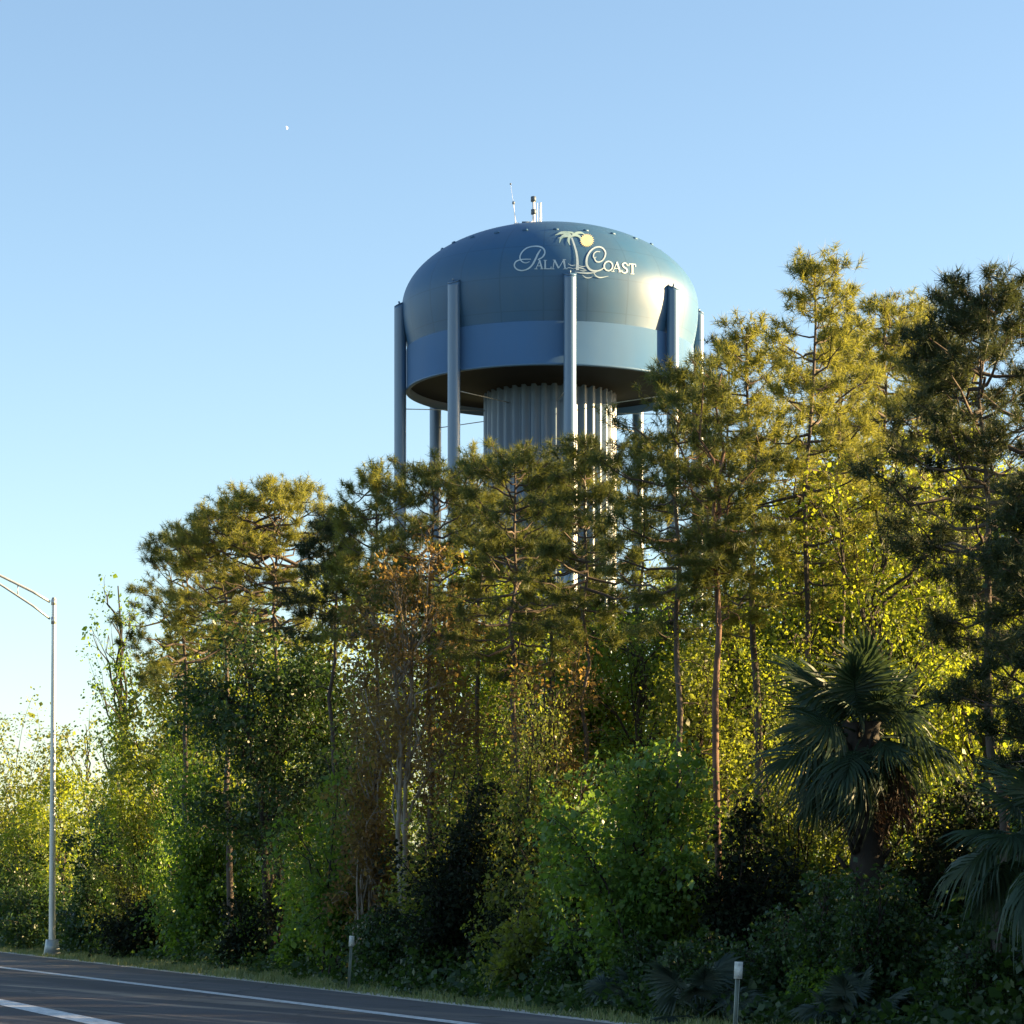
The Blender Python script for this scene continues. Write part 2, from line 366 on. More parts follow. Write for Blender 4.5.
def pine_meshes(seed, H, cb, hw, r0, nb=46, k=38, bark='bark', leaf='needle', lean=0.0, fork=None, dens=1.0,
                tuft=0.205, dead=8, side=0.0, round_top=False, inner=.36):
    """H height, cb height of the lowest live branch (m), hw half width of the crown (m)"""
    rng = np.random.default_rng(seed)
    tr = MB(); T_pos, T_dir, T_sz = [], [], []
    H = H - .28; lob = rng.uniform(0, 6.28, 3)
    def stem(p0, p1, ra, rb, n=12, wob=.05, bend=(0, 0, 0)):
        P = curve(np.array(p0, float), np.array(p1, float), bend, n, rng, wob)
        tr.tube(P, np.linspace(ra, rb, n) * (1 + rng.uniform(-.06, .06, n)), 7)
        return P
    stems = []
    if fork:
        zf = fork[0]
        b0 = stem((0, 0, -.1), (lean * zf / H, 0, zf), r0, r0 * .72, 8, .03)
        for (dx, dy, top, rr) in fork[1]:
            s = stem(b0[-1], (lean * zf / H + dx, dy, top), r0 * rr, .012, 8, .06, (dx * -.18, 0, 0))
            stems.append((s, top))
        stems.insert(0, (b0, zf))
    else:
        stems.append((stem((0, 0, -.1), (lean, rng.uniform(-.2, .2), H), r0, .015, 14, .05), H))
    def on(P, z):
        zs = P[:, 2]; i = int(np.clip(np.searchsorted(zs, z) - 1, 0, len(P) - 2))
        f = np.clip((z - zs[i]) / max(zs[i + 1] - zs[i], 1e-6), 0, 1)
        return P[i] * (1 - f) + P[i + 1] * f
    live = [s for s in stems if s[1] > cb + .3]
    az = rng.uniform(0, 6.28)
    def tuft_at(p, d, s): T_pos.append(p); T_dir.append(d); T_sz.append(s)
    for i in range(nb):
        u = (i + rng.uniform(0, 1)) / nb
        P, top = live[i % len(live)]
        zlo = max(cb, P[0][2])
        z = zlo + (top - zlo) * (u ** .9) * .985
        rel = (z - cb) / max(H - cb, .1)
        az += 2.39996 + rng.uniform(-.6, .6)
        o = on(P, z)
        if round_top: prof = math.sqrt(max(0.10, 1 - (1.15 * rel - .25) ** 2))
        else: prof = min(1.0, (1 - rel) * 1.15 + .26) * min(1.0, .55 + rel * 2)
        L = hw * prof * rng.choice([rng.uniform(.35, .7), rng.uniform(.75, 1.15)], p=[.35, .65])
        L *= 1 + side * math.cos(az) + .16 * math.sin(2 * az + lob[0] + rel * 5) + .12 * math.sin(rel * 17 + lob[1])
        if len(live) > 1: L *= .75
        el = R(-8 + rel * (44 if round_top else 38) + rng.uniform(-13, 16))
        d = np.array([math.cos(az) * math.cos(el), math.sin(az) * math.cos(el), math.sin(el)])
        end = o + d * L
        end[2] = min(end[2] + L * .10, H + .1 + rng.uniform(-.15, .1) - (.42 * (H - cb) if round_top else .3 * (H - cb)) * min(1.3, math.hypot(end[0] - lean, end[1]) / hw) ** 2)
        B = curve(o, end, (0, 0, -L * .10), 6, rng, L * .035)
        rb = 0.010 + .016 * L
        tr.tube(B, np.linspace(rb, .006, 6), 5, False)
        def pad(c, out, r, m):
            off = rng.normal(size=(m, 3)) * np.array([r, r, r * .42])
            for o_ in off: tuft_at(c + o_, out * .35 + unit(o_ + 1e-6) * .5 + np.array([0, 0, .75]), tuft * rng.uniform(.7, 1.1))
        ns = max(1, int((.8 + L * 1.5) * dens))
        for j in range(ns):
            s = inner + (1 - inner) * (j + rng.uniform(0, 1)) / ns
            x = s * 5; a = min(int(x), 4); q = B[a] * (1 - (x - a)) + B[a + 1] * (x - a)
            sd = (1 if j % 2 else -1) * R(rng.uniform(22, 70))
            dd = rot_about(d, np.array([0, 0, 1.0]), sd); dd[2] += rng.uniform(.05, .5)
            dd = unit(dd)
            l2_ = (.22 + .42 * (1 - s) * L + rng.uniform(0, .2)) * rng.uniform(.7, 1.1)
            e2 = q + dd * l2_ + np.array([0, 0, .08 * l2_])
            tr.tube(np.array([q, (q + e2) / 2 + rng.normal(size=3) * .02, e2]), [.010, .008, .005], 3, False)
            r_ = rng.uniform(.08, .16); m_ = int(rng.integers(4, 9))
            pad(e2, dd, r_, m_)
            for _ in range(3):
                t_ = e2 + rng.normal(size=3) * np.array([r_, r_, r_ * .4]); tr.tube(np.array([q * .35 + e2 * .65, t_]), [.006, .004], 3, False)
        pad(B[-1], d, rng.uniform(.10, .17), 6)
        tuft_at(B[-1], unit(B[-1] - B[-2]) + np.array([0, 0, .5]), tuft * 1.1)
    for (P, top) in live:
        for _ in range(9):
            tuft_at(P[-1] + np.array([rng.normal() * .12, rng.normal() * .12, -rng.uniform(0, .25)]), np.array([rng.normal() * .5, rng.normal() * .5, 1.0]), tuft * 1.0)
    for i in range(dead):                        # bare lower limbs
        z = rng.uniform(cb * .4, cb); P = stems[0][0]
        if z > P[-1][2]: continue
        o = on(P, z); a = rng.uniform(0, 6.28); L = rng.uniform(.4, 1.3) * min(1.2, hw * .6)
        e = o + np.array([math.cos(a), math.sin(a), rng.uniform(-.25, .3)]) * L
        B = curve(o, e, (0, 0, .05), 5, rng, .05)
        tr.tube(B, np.linspace(.016, .004, 5), 4, False)
        for _ in range(3):
            q = B[rng.integers(2, 5)]; tr.tube(np.array([q, q + rng.normal(size=3) * .22]), [.006, .003], 3, False)
    cr = MB()
    needles(cr, rng, np.array(T_pos), np.array(T_dir), np.array(T_sz), k, .0115)
    return tr.mesh('pine_trunk', M[bark], True), cr.mesh('pine_crown', M[leaf])

def broad_meshes(seed, H, z0, rx, rz, boughs=12, cl=14, per=16, ls=.10, leaf='green', bark='bark_dark', r0=.09, stems=1,
                 sigma=.2, clump=.34, ry=None, lean=0.0, twig=True, top_sparse=0.0, vine=None):
    """crown: ellipsoid of half width rx and half height rz whose foot is at z0; boughs are clumps of leaf clusters"""
    rng = np.random.default_rng(seed); ry = ry or rx
    tr = MB(); C = []
    cz = z0 + rz
    bases = [np.array([rng.normal() * .12 * (stems > 1), rng.normal() * .12 * (stems > 1), -.1]) for _ in range(stems)]
    tops = [np.array([lean + rng.normal() * rx * .28 * (stems > 1), rng.normal() * rx * .28 * (stems > 1), cz + rz * rng.uniform(.45, .8)]) for _ in range(stems)]
    paths = []
    for b0, t0 in zip(bases, tops):
        P = curve(b0, t0, (rng.normal() * .12, rng.normal() * .12, 0), 9, rng, .06 * min(1, rx))
        tr.tube(P, np.linspace(r0, r0 * .16, 9), 7); paths.append(P)
    gold = 2.39996
    for i in range(boughs):
        u = (i + .5) / boughs; ph = i * gold + rng.uniform(-.5, .5)
        zz_ = -.92 + 1.84 * u; rr = math.sqrt(1 - zz_ * zz_)
        f = rng.choice([rng.uniform(.3, .75), rng.uniform(.75, 1.22)]); top_j = rng.uniform(.6, 1.0)
        bc = np.array([lean * .8 + rx * rr * f * math.cos(ph), ry * rr * f * math.sin(ph), cz + rz * zz_ * (rng.uniform(.60, 1.12) if zz_ < .5 else top_j)])
        P = paths[i % stems]
        zatt = max(.3, min(bc[2] - .25 * rx, cz + rz * .5)) * rng.uniform(.6, .95)
        ia = int(np.argmin(np.abs(P[:, 2] - zatt))); ia = min(ia, 7)
        o = P[ia]
        L = np.linalg.norm(bc - o)
        B = curve(o, bc, (0, 0, L * .08), 6, rng, L * .04)
        tr.tube(B, np.linspace(r0 * .38, .010, 6), 5, False)
        sp = np.array([rx, ry, rz * .7]) * clump * rng.uniform(.55, 1.3)
        ncl = max(3, int(cl * rng.uniform(.7, 1.3) * (1 - top_sparse * u)))
        cc = bc + np.clip(rng.normal(size=(ncl, 3)), -1.9, 1.9) * sp * .62
        # keep inside the crown outline
        q = (cc - np.array([lean * .8, 0, cz])) / np.array([rx, ry, rz]); ln = np.linalg.norm(q, axis=1)
        over = ln > 1.42
        cc[over] = np.array([lean * .8, 0, cz]) + (q[over] / ln[over, None]) * np.array([rx, ry, rz]) * rng.uniform(.85, 1.42, (over.sum(), 1))
        cc[:, 2] = np.maximum(cc[:, 2], .12)
        C.append(cc)
        if twig:
            for c in cc:
                q = B[rng.integers(2, 6)]
                tr.tube(np.array([q, (q + c) / 2 + np.array([0, 0, .04]) + rng.normal(size=3) * .04, c]), [.011, .007, .004], 3, False)
    if vine:                                     # creeper wrapped round the trunk
        zs = rng.uniform(vine[0], vine[1], vine[2]); P = paths[0]
        a = rng.uniform(0, 6.28, len(zs)); px = np.interp(zs, P[:, 2], P[:, 0]); py = np.interp(zs, P[:, 2], P[:, 1])
        rr = rng.uniform(.1, vine[3], len(zs)) * (.6 + .6 * np.sin(zs * 2.1) ** 2)
        C.append(np.stack([px + rr * np.cos(a), py + rr * np.sin(a), zs], -1))
    cr = MB(); leaves(cr, rng, np.concatenate(C), per, sigma, ls)
    return tr.mesh('tree_trunk', M[bark], True), cr.mesh('tree_crown', M[leaf])

GP = 'trees of the roadside belt'; GS = 'shrubs at the foot of the trees'
def spray_meshes(seed, H, rx, shoots=24, side=8, per=16, ls=.08, leaf='green', bark='bark_dark', r0=.03, sigma=.11, ry=None, lean=0.0, foot=.12):
    """a ragged bush of arching shoots: leaves sit along side twigs, the outline is left uneven"""
    rng = np.random.default_rng(seed); ry = ry or rx; tr = MB(); C = []
    lob = rng.uniform(0, 6.28, 3)
    for i in range(shoots):
        az = i * 2.39996 + rng.uniform(-.6, .6); r = rng.uniform(.05, 1) ** .65
        r *= 1 + .28 * math.sin(2 * az + lob[0]) + .15 * math.sin(3 * az + lob[1])
        top = H * (.30 + .70 * rng.uniform(0, 1) ** 1.25) * (1 - .30 * min(1.2, r) ** 2)
        e = np.array([lean * top / H + rx * r * math.cos(az), ry * r * math.sin(az), top])
        b0 = np.array([rng.normal() * rx * .16, rng.normal() * ry * .16, -.05])
        B = curve(b0, e, (-.10 * rx * math.cos(az), -.10 * ry * math.sin(az), .10 * H), 7, rng, .03 * H / 2)
        tr.tube(B, np.linspace(r0, .006, 7), 5, False)
        for j in range(side):
            s = foot + (1 - foot) * (j + rng.uniform(0, 1)) / side
            x = s * 6; a = min(int(x), 5); q = B[a] * (1 - (x - a)) + B[a + 1] * (x - a)
            d = unit(rng.normal(size=3) * np.array([1, 1, .45]) + np.array([math.cos(az), math.sin(az), .25]) * .6)
            l = rx * rng.uniform(.10, .34)
            t = q + d * l; t[2] = max(.08, t[2])
            tr.tube(np.array([q, (q + t) / 2 + np.array([0, 0, .03]), t]), [.008, .006, .003], 3, False)
            C.append(t)
            if rng.random() < .6: C.append(q + d * l * .5)
        C.append(B[-1])
    cr = MB(); leaves(cr, rng, np.array(C), per, sigma, ls)
    return tr.mesh('shrub_stems', M[bark], True), cr.mesh('shrub_leaves', M[leaf])
def spray(x, Y, top, half, label, seed=0, tree=False, group=None, **kw):
    H = zz(top, Y); px = Y / F
    return plant('broadleaf_tree' if tree else 'shrub', 'tree' if tree else 'shrub', label, at(x, Y), spray_meshes(seed or int(x * 3 + Y), H, half * px, **kw), 0.0, group or (GP if tree else GS))

def plant(name, cat, label, pos, meshes, rz=0.0, group=None, s=1.0):
    e = empty(name, pos, rz); e.scale = (s, s, s)
    tag(e, label, cat, group)
    add('trunk' if cat == 'tree' else 'stem', meshes[0], e)
    add('crown' if cat == 'tree' else 'foliage', meshes[1], e)
    return e
def pine(x, Y, top, base, half, label, trunk=10, seed=0, **kw):
    H = zz(top, Y); cb = max(.8, zz(base, Y)); px = Y / F
    return plant('pine_tree', 'tree', label, at(x, Y), pine_meshes(seed or int(x * 7 + Y), H, cb, half * px, trunk * px / 2, **kw), 0.0, GP)
def broad(x, Y, top, foot, half, label, seed=0, shrub=False, trunk=8, **kw):
    H = zz(top, Y); z0 = max(.1, zz(foot, Y)); px = Y / F
    return plant('shrub' if shrub else 'broadleaf_tree', 'shrub' if shrub else 'tree', label, at(x, Y),
                 broad_meshes(seed or int(x * 5 + Y), H, z0, half * px, (H - z0) / 2, r0=trunk * px / 2, **kw), 0.0, GS if shrub else GP)


# ------------------------------------------------------------------ water tower
TY = 202.0; TU = TY / F; TX = (550 - CX) * TU
tower = empty('water_tower', (TX, TY, 0))
tag(tower, 'steel blue water tower with a round tank on eight tubular legs, rising behind the trees', 'water tower')
zc = zz(310, TY); ra, rc = 148 * TU, 80.5 * TU
def dome_z(r): return zc + rc * math.sqrt(max(0, 1 - (r / ra) ** 2))
prof = [(142.6 * TU, zz(351.5, TY)), (144.3 * TU, zz(342, TY)), (146.0 * TU, zz(333.5, TY)), (146.9 * TU, zz(327, TY)), (147.6 * TU, zz(321, TY)), (147.9 * TU, zz(315, TY))]
prof += [(ra * math.cos(a), zc + rc * math.sin(a)) for a in np.linspace(0, R(89.5), 30)]
b = MB(); b.lathe(prof, 160); b.raw([(0.0, 0, zc + rc)], None, None)
tank = add('tank', b.mesh('tank', M['tank'], True), tower)
zs0, zs1 = zz(393.5, TY), zz(351, TY); rs = 143.6 * TU
b = MB(); b.lathe([(rs - .25, zs0 + .9), (rs - .25, zs0 + .02), (rs - .02, zs0), (rs + .05, zs0 + .03), (rs + .05, zs0 + .16), (rs, zs0 + .17), (rs, zs1 - .06), (rs - .1, zs1)], 160)
add('tank_band', b.mesh('tank_band', M['skirt'], True), tower)
rcol = 62.5 * TU; zct = zz(388, TY)
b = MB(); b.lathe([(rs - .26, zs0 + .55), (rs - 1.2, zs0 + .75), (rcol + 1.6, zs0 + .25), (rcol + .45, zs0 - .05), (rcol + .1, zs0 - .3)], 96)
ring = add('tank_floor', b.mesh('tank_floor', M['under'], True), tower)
b = MB(); nf = 40; ang = []; rad = []
for k in range(nf):
    for (f, d) in ((.0, .22), (.14, 0), (.53, 0), (.67, .22)):
        ang.append((k + f) * 2 * math.pi / nf); rad.append(rcol + .30 - d)
ang = np.array(ang); rad = np.array(rad); n = len(ang)
zl = np.array([0, 12, 24, 32, zs0 + .1])
V = np.stack([np.tile(rad * np.cos(ang), len(zl)), np.tile(rad * np.sin(ang), len(zl)), np.repeat(zl, n)], -1)
q = [(i * n + j, i * n + (j + 1) % n, (i + 1) * n + (j + 1) % n, (i + 1) * n + j) for i in range(len(zl) - 1) for j in range(n)]
b.raw(V, None, q)
add('fluted_column', b.mesh('fluted_column', M['column']), tower)
zleg = zz(309, TY)
b = MB(); b.tube([(0, 0, -.2), (0, 0, -.15), (0, 0, 15), (0, 0, 30), (0, 0, zleg - .35), (0, 0, zleg - .3), (0, 0, zleg)], .45, 28)
for vv in b.v: vv[vv[:, 2] > zleg - .1, 2] -= .42 * vv[vv[:, 2] > zleg - .1, 0]       # top cut on a slope, higher against the tank (local +x points outwards)
legm = b.mesh('leg', M['leg'], True)
legm.polygons.foreach_set('use_smooth', [len(p.vertices) == 4 for p in legm.polygons])
b = MB(); b.tube([(0, 0, 0), (.0, 0, .07)], .47, 28); b.tube([(0, 0, .07), (0, 0, .30)], .07, 8); capm = b.mesh('leg_cap', M['leg'])
b = MB(); b.tube([(rcol + .25, 0, 0), (150 * TU - .44, 0, 0)], .035, 6); rodm = b.mesh('tie_rod', M['galv'])
b = MB(); b.box((0, 0, .25), (1.5, 1.5, .5), .96); footm = b.mesh('footing', M['cast'])
for k in range(8):
    th = R(6.4 + 45 * k)                          # measured from the side facing the road
    lx, ly = 150 * TU * math.sin(th), -150 * TU * math.cos(th)
    lg = add('leg', legm, tower, (lx, ly, 0), (0, 0, math.atan2(ly, lx))); add('leg_cap', capm, lg, (0, 0, zleg + .01), (0, math.atan(.42), 0)); add('footing', footm, lg, (0, 0, 0))
    add('tie_rod', rodm, tower, (0, 0, zz(412, TY)), (0, 0, math.atan2(ly, lx)))
b = MB(); b.box((0, 0, .06), (.42, .14, .13), .8); lugm = b.mesh('lifting_lug', M['tank'])
for k in range(24):
    th = R(15 * k + 2); r = 112 * TU
    add('lifting_lug', lugm, tower, (r * math.sin(th), -r * math.cos(th), dome_z(r) - .03), (0, 0, th))
b = MB(); b.lathe([(1.25, 0), (1.25, .25), (1.15, .32), (.02, .40)], 40)
add('roof_hatch', b.mesh('roof_hatch', M['tank'], False), tower, (0, 0, zc + rc - .06))
def onroof(px, dy=0.0):
    x = (px - 550) * TU
    return np.array([x, dy, dome_z(math.hypot(x, dy)) - .05])
def mast(px, ytop, r, nodes=(), lean=0.0, dy=0.0, mat='ant_white', name='antenna_mast'):
    p = onroof(px, dy); zt = zz(ytop, TY) - p[2]
    bb = MB(); bb.tube([(0, 0, 0), (lean * TU, 0, zt)], [r, r * .8], 10)
    m = add(name, bb.mesh(name, M[mat], False), tower, p)
    for (yy, rn) in nodes:
        f = (zz(yy, TY) - p[2]) / zt
        nb_ = MB(); nb_.lathe([(.02, -rn * 1.2), (rn, -rn * .9), (rn, rn * .9), (.02, rn * 1.2)], 14)
        add('antenna_pod', nb_.mesh('antenna_pod', M['ant_dark'], False), m, (lean * TU * f, 0, zt * f))
    return m
mast(517.5, 183.5, .012, [(184, .06)], -7, name='whip_antenna')
mast(516.5, 201, .03, [(201.5, .10)], -3, .4, name='whip_antenna')
mast(534, 197.5, .13, [(199.2, .20), (212, .20)], -.6)
mast(540.5, 201, .10, [], .1, .5)
mast(537.3, 204, .035, [], 0, -.3)
for (px, wd, ht, mt) in ((516.6, .38, .62, 'ant_white'), (520.5, .34, .45, 'ant_white'), (531, .3, .6, 'ant_white'), (541, .35, .55, 'ant_white')):
    bb = MB(); bb.box((0, 0, ht / 2), (wd, .4, ht)); add('equipment_box', bb.mesh('equipment_box', M[mt]), tower, onroof(px, -.2))
bb = MB(); bb.tube([(-.27, 0, .40), (.27, 0, .40)], .26, 16); bb.box((0, 0, .1), (.3, .3, .22)); add('dark_drum', bb.mesh('dark_drum', M['ant_dark']), tower, onroof(525.5, -.3))

# lettering and emblem: paint lying on the dome
def on_dome(px, py, off=.02):
    d = np.array([(px - CX) / F, 1.0, (HZ - py) / F]); o = np.array([-TX, -TY, EYE - zc])
    A, C_ = ra + off, rc + off; s = np.array([1 / A, 1 / A, 1 / C_])
    p, q = o * s, d * s
    a_, b_, c_ = q @ q, 2 * p @ q, p @ p - 1
    disc = b_ * b_ - 4 * a_ * c_
    t = (-b_ - math.sqrt(max(disc, 0))) / (2 * a_)
    return o + d * t + np.array([0, 0, zc])
LS = 7.314
def L2P(p): return (505 + p[0] / LS, 225 + p[1] / LS)
def catmull(pts, n=6):
    P = np.array([2 * np.array(pts[0]) - np.array(pts[1])] + [np.array(p) for p in pts] + [2 * np.array(pts[-1]) - np.array(pts[-2])], float)
    out = []
    for i in range(1, len(P) - 2):
        for t in np.arange(n) / n:
            out.append(.5 * (2 * P[i] + (P[i + 1] - P[i - 1]) * t + (2 * P[i - 1] - 5 * P[i] + 4 * P[i + 1] - P[i + 2]) * t ** 2 + (3 * P[i] - P[i - 1] - 3 * P[i + 1] + P[i + 2]) * t ** 3))
    out.append(P[-2]); return np.array(out)
LOFF = [.015]
def stroke(mb, pts, w, smooth=True):
    P = catmull(pts) if smooth and len(pts) > 2 else np.concatenate([np.linspace(pts[i], pts[i + 1], 5)[:-1 if i < len(pts) - 2 else None] for i in range(len(pts) - 1)])
    n = len(P); wd = np.interp(np.linspace(0, 1, n), np.linspace(0, 1, len(np.atleast_1d(w))), np.atleast_1d(w)) if np.ndim(w) else np.full(n, float(w))
    T = unit(np.gradient(P, axis=0)); Nn = np.stack([-T[:, 1], T[:, 0]], -1)
    a, c = P + Nn * wd[:, None] * .44, P - Nn * wd[:, None] * .44
    LOFF[0] += .0006
    v = [on_dome(*L2P(p), LOFF[0]) for p in a] + [on_dome(*L2P(p), LOFF[0]) for p in c]
    mb.raw(v, None, [(i, i + 1, n + i + 1, n + i) for i in range(n - 1)])
def poly_fan(mb, c, pts):
    LOFF[0] += .0006
    v = [on_dome(*L2P(c), LOFF[0])] + [on_dome(*L2P(p), LOFF[0]) for p in pts]; n = len(pts)
    mb.raw(v, [(0, 1 + i, 1 + (i + 1) % n) for i in range(n)])
def letter(strokes, name='letter'):
    b = MB()
    for s in strokes: stroke(b, *s)
    add(name, b.mesh(name, M['white_paint']), tank)
W = 12.0
letter([([(262, 178), (240, 212), (220, 255), (197, 295), (165, 322), (122, 333), (84, 322), (68, 295), (80, 268), (112, 254), (150, 250), (190, 250)], (9, 15, 15, 13, 10, 11, 12, 11, 10, 8, 6)),
        ([(180, 268), (150, 277), (122, 265), (109, 238), (122, 202), (155, 171), (200, 157), (250, 157), (282, 174), (291, 204), (274, 235), (240, 254)], (5, 8, 10, 11, 11, 10, 11, 13, 13, 12, 8))])
letter([([(226, 321), (254, 258)], 6, False), ([(252, 256), (271, 321)], 13, False), ([(236, 299), (263, 299)], 6, False), ([(214, 321), (238, 321)], 5, False), ([(258, 321), (281, 321)], 5, False)])
letter([([(294, 258), (294, 321)], 13, False), ([(282, 258), (308, 258)], 5, False), ([(284, 320), (336, 320), (338, 304)], 7, False)])
letter([([(362, 256), (350, 321)], 7, False), ([(362, 256), (392, 316)], 13, False), ([(392, 316), (430, 254)], 7, False), ([(430, 254), (440, 321)], 14, False), ([(350, 256), (370, 256)], 5, False), ([(422, 253), (446, 253)], 5, False), ([(338, 321), (362, 321)], 5, False), ([(424, 321), (458, 321)], 5, False)])
letter([([(668, 232), (657, 246), (668, 266), (690, 270), (714, 258), (731, 232), (735, 200), (718, 172), (690, 160), (655, 167), (622, 195), (600, 240), (599, 290), (622, 325), (660, 337), (700, 328), (730, 308)], (5, 9, 12, 12, 11, 11, 12, 13, 13, 15, 17, 17, 15, 12, 7)),
        ([(657, 246), (648, 232), (652, 208), (672, 194), (696, 196)], (10, 11, 10, 6))])
letter([([(757 + 31 * math.cos(a), 300 + 34 * math.sin(a)) for a in np.linspace(0, 2 * math.pi, 15)], 12)])
letter([([(790, 340), (820, 272)], 6, False), ([(818, 270), (842, 342)], 14, False), ([(802, 318), (832, 318)], 6, False), ([(778, 340), (802, 340)], 5, False), ([(830, 343), (854, 343)], 5, False)])
letter([([(896, 300), (890, 284), (874, 278), (860, 290), (870, 308), (888, 320), (894, 338), (878, 350), (860, 345), (854, 328)], (6, 9, 12, 13, 13, 12, 9, 6))])
letter([([(906, 300), (908, 284), (955, 288), (956, 305)], 7, False), ([(932, 286), (932, 356)], 14, False), ([(918, 357), (946, 358)], 5, False)])
b = MB(); poly_fan(b, (600, 112), [(600 + r * math.cos(a), 112 + r * .95 * math.sin(a)) for i in range(40) for a, r in [(i * math.pi / 20, 54 if i % 2 else 40)]])
add('sun_emblem', b.mesh('sun_emblem', M['sun_paint']), tank)
b = MB()
stroke(b, [(488, 92), (505, 140), (522, 200), (530, 260), (530, 330)], (13, 14, 16, 19, 26))
add('palm_trunk_emblem', b.mesh('palm_trunk_emblem', M['white_paint']), tank)
b = MB()
for pts, w in (([(490, 82), (455, 58), (410, 58), (366, 74)], (10, 24, 22, 3)), ([(490, 82), (450, 70), (412, 92), (398, 132)], (10, 24, 20, 3)),
               ([(490, 82), (470, 92), (466, 118), (476, 148)], (12, 22, 18, 3)), ([(490, 82), (520, 60), (555, 56), (588, 70)], (10, 22, 18, 3)),
               ([(490, 82), (520, 74), (548, 88), (556, 116)], (10, 22, 16, 3)), ([(488, 82), (440, 84), (385, 96)], (8, 14, 3)), ([(492, 80), (498, 60), (470, 52), (440, 50)], (8, 16, 12, 3))):
    stroke(b, pts, w)
add('palm_frond_emblem', b.mesh('palm_frond_emblem', M['frond_paint']), tank)
b = MB()
for pts, w in (([(438, 322), (470, 312), (505, 322)], (3, 8, 3)), ([(462, 282), (485, 296), (515, 292)], (3, 8, 3)), ([(505, 318), (545, 312), (590, 326)], (3, 12, 4)), ([(512, 344), (560, 350), (610, 352), (668, 347)], (4, 12, 12, 3)),
               ([(566, 366), (590, 384), (616, 386), (640, 378)], (4, 9, 8, 3)), ([(650, 350), (668, 374), (700, 384), (756, 374)], (4, 11, 10, 3)), ([(540, 296), (565, 304), (592, 300)], (3, 7, 3)), ([(545, 330), (575, 336), (600, 330)], (3, 7, 3))):
    stroke(b, pts, w)
add('wave_emblem', b.mesh('wave_emblem', M['white_paint']), tank)

# ------------------------------------------------------------------ street lamp
p0 = ground(52, 956); LY = p0[1]; LU = LY / F
lamp = empty('street_lamp', p0, math.atan2(-rnor[1], -rnor[0]))      # local +x points across the road
tag(lamp, 'tall galvanised street lamp with a twin tube arm at the road edge', 'street lamp')
b = MB(); b.box((0, 0, .02), (.50, .50, .05)); b.box((0, 0, .27), (.44, .44, .46), .74)
add('base', b.mesh('base', M['cast']), lamp)
zt = zz(599, LY)
b = MB(); b.tube([(0, 0, .4), (0, 0, .43), (0, 0, zt * .5), (0, 0, zt - .02), (0, 0, zt)], [.105, .105, .085, .062, .062], 20); b.tube([(0, 0, zt), (0, 0, zt + .05)], [.07, .05], 20)
b.tube([(0, 0, zz(624, LY)), (0, 0, zz(617, LY))], .082, 20); b.tube([(0, 0, zz(605, LY)), (0, 0, zz(599.5, LY))], .08, 20)
pole = add('pole', b.mesh('pole', M['galv'], True), lamp)
pole.rotation_euler = (0, R(-0.3), 0)
b = MB(); bb = MB(); sx = 1 / rnor[0]
up = [(0.06, zz(602, LY)), (18 * LU * sx, zz(592.5, LY)), (52 * LU * sx, zz(576, LY)), (80 * LU * sx, zz(564.5, LY)), (100 * LU * sx, zz(559, LY))]
dn = [(0.06, zz(619, LY)), (18 * LU * sx, zz(606.5, LY)), (52 * LU * sx, zz(584, LY)), (80 * LU * sx, zz(566, LY))]
b.tube([(x, 0, z) for x, z in up], .042, 12); b.tube([(x, 0, z) for x, z in dn], .034, 12)
arm = add('arm', b.mesh('arm', M['galv'], True), lamp)
b = MB(); b.tube([(32 * LU * sx, 0, zz(585.5, LY)), (32 * LU * sx, 0, zz(597.5, LY))], .018, 8); add('strut', b.mesh('strut', M['galv']), arm)
b = MB(); hx, hz = up[-1]
b.tube([(hx - .1, 0, hz), (hx + .1, 0, hz + .02), (hx + .35, 0, hz + .04), (hx + .65, 0, hz + .03), (hx + .8, 0, hz)], [.06, .10, .17, .15, .05], 14)
hd = add('lamp_head', b.mesh('lamp_head', M['cast'], True), lamp)
b = MB(); b.lathe([(.16, 0), (.13, -.07), (.02, -.10)], 16, (hx + .45, 0)); 
gl = add('lamp_glass', b.mesh('lamp_glass', M['glass'], True), hd, (0, 0, hz - .08))

# ------------------------------------------------------------------ roadside marker posts
def marker(px, yb, yt, label, lean):
    p = ground(px, yb); s = p[1] / F; h = (yb - yt) * s
    e = empty('marker_post', p, R(8)); tag(e, label, 'marker post', 'marker posts on the verge')
    e.rotation_euler = (0, R(lean), R(6))
    b = MB()
    for (x, y, wx, wy) in ((0, 0, .042, .008), (-.021, -.012, .008, .03), (.021, -.012, .008, .03)): b.box((x, y, h / 2 - .12), (wx, wy, h + .2))
    add('post', b.mesh('post', M['post']), e)
    b = MB(); b.box((0, -.034, h - .095), (.098, .012, .20)); pn = add('reflector_panel', b.mesh('reflector_panel', M['panel']), e)
    for dz in (.03, .16):
        b = MB(); b.tube([(0, -.040, h - dz), (0, -.047, h - dz)], .009, 8); add('bolt', b.mesh('bolt', M['galv']), pn)
marker(348.5, 990, 936, 'farther marker post with a white panel, standing on the grass verge beside the road edge', 3.5)
marker(734, 1045, 962, 'nearest marker post with a white panel, in front of the dark shrubs below the palm', 3.0)

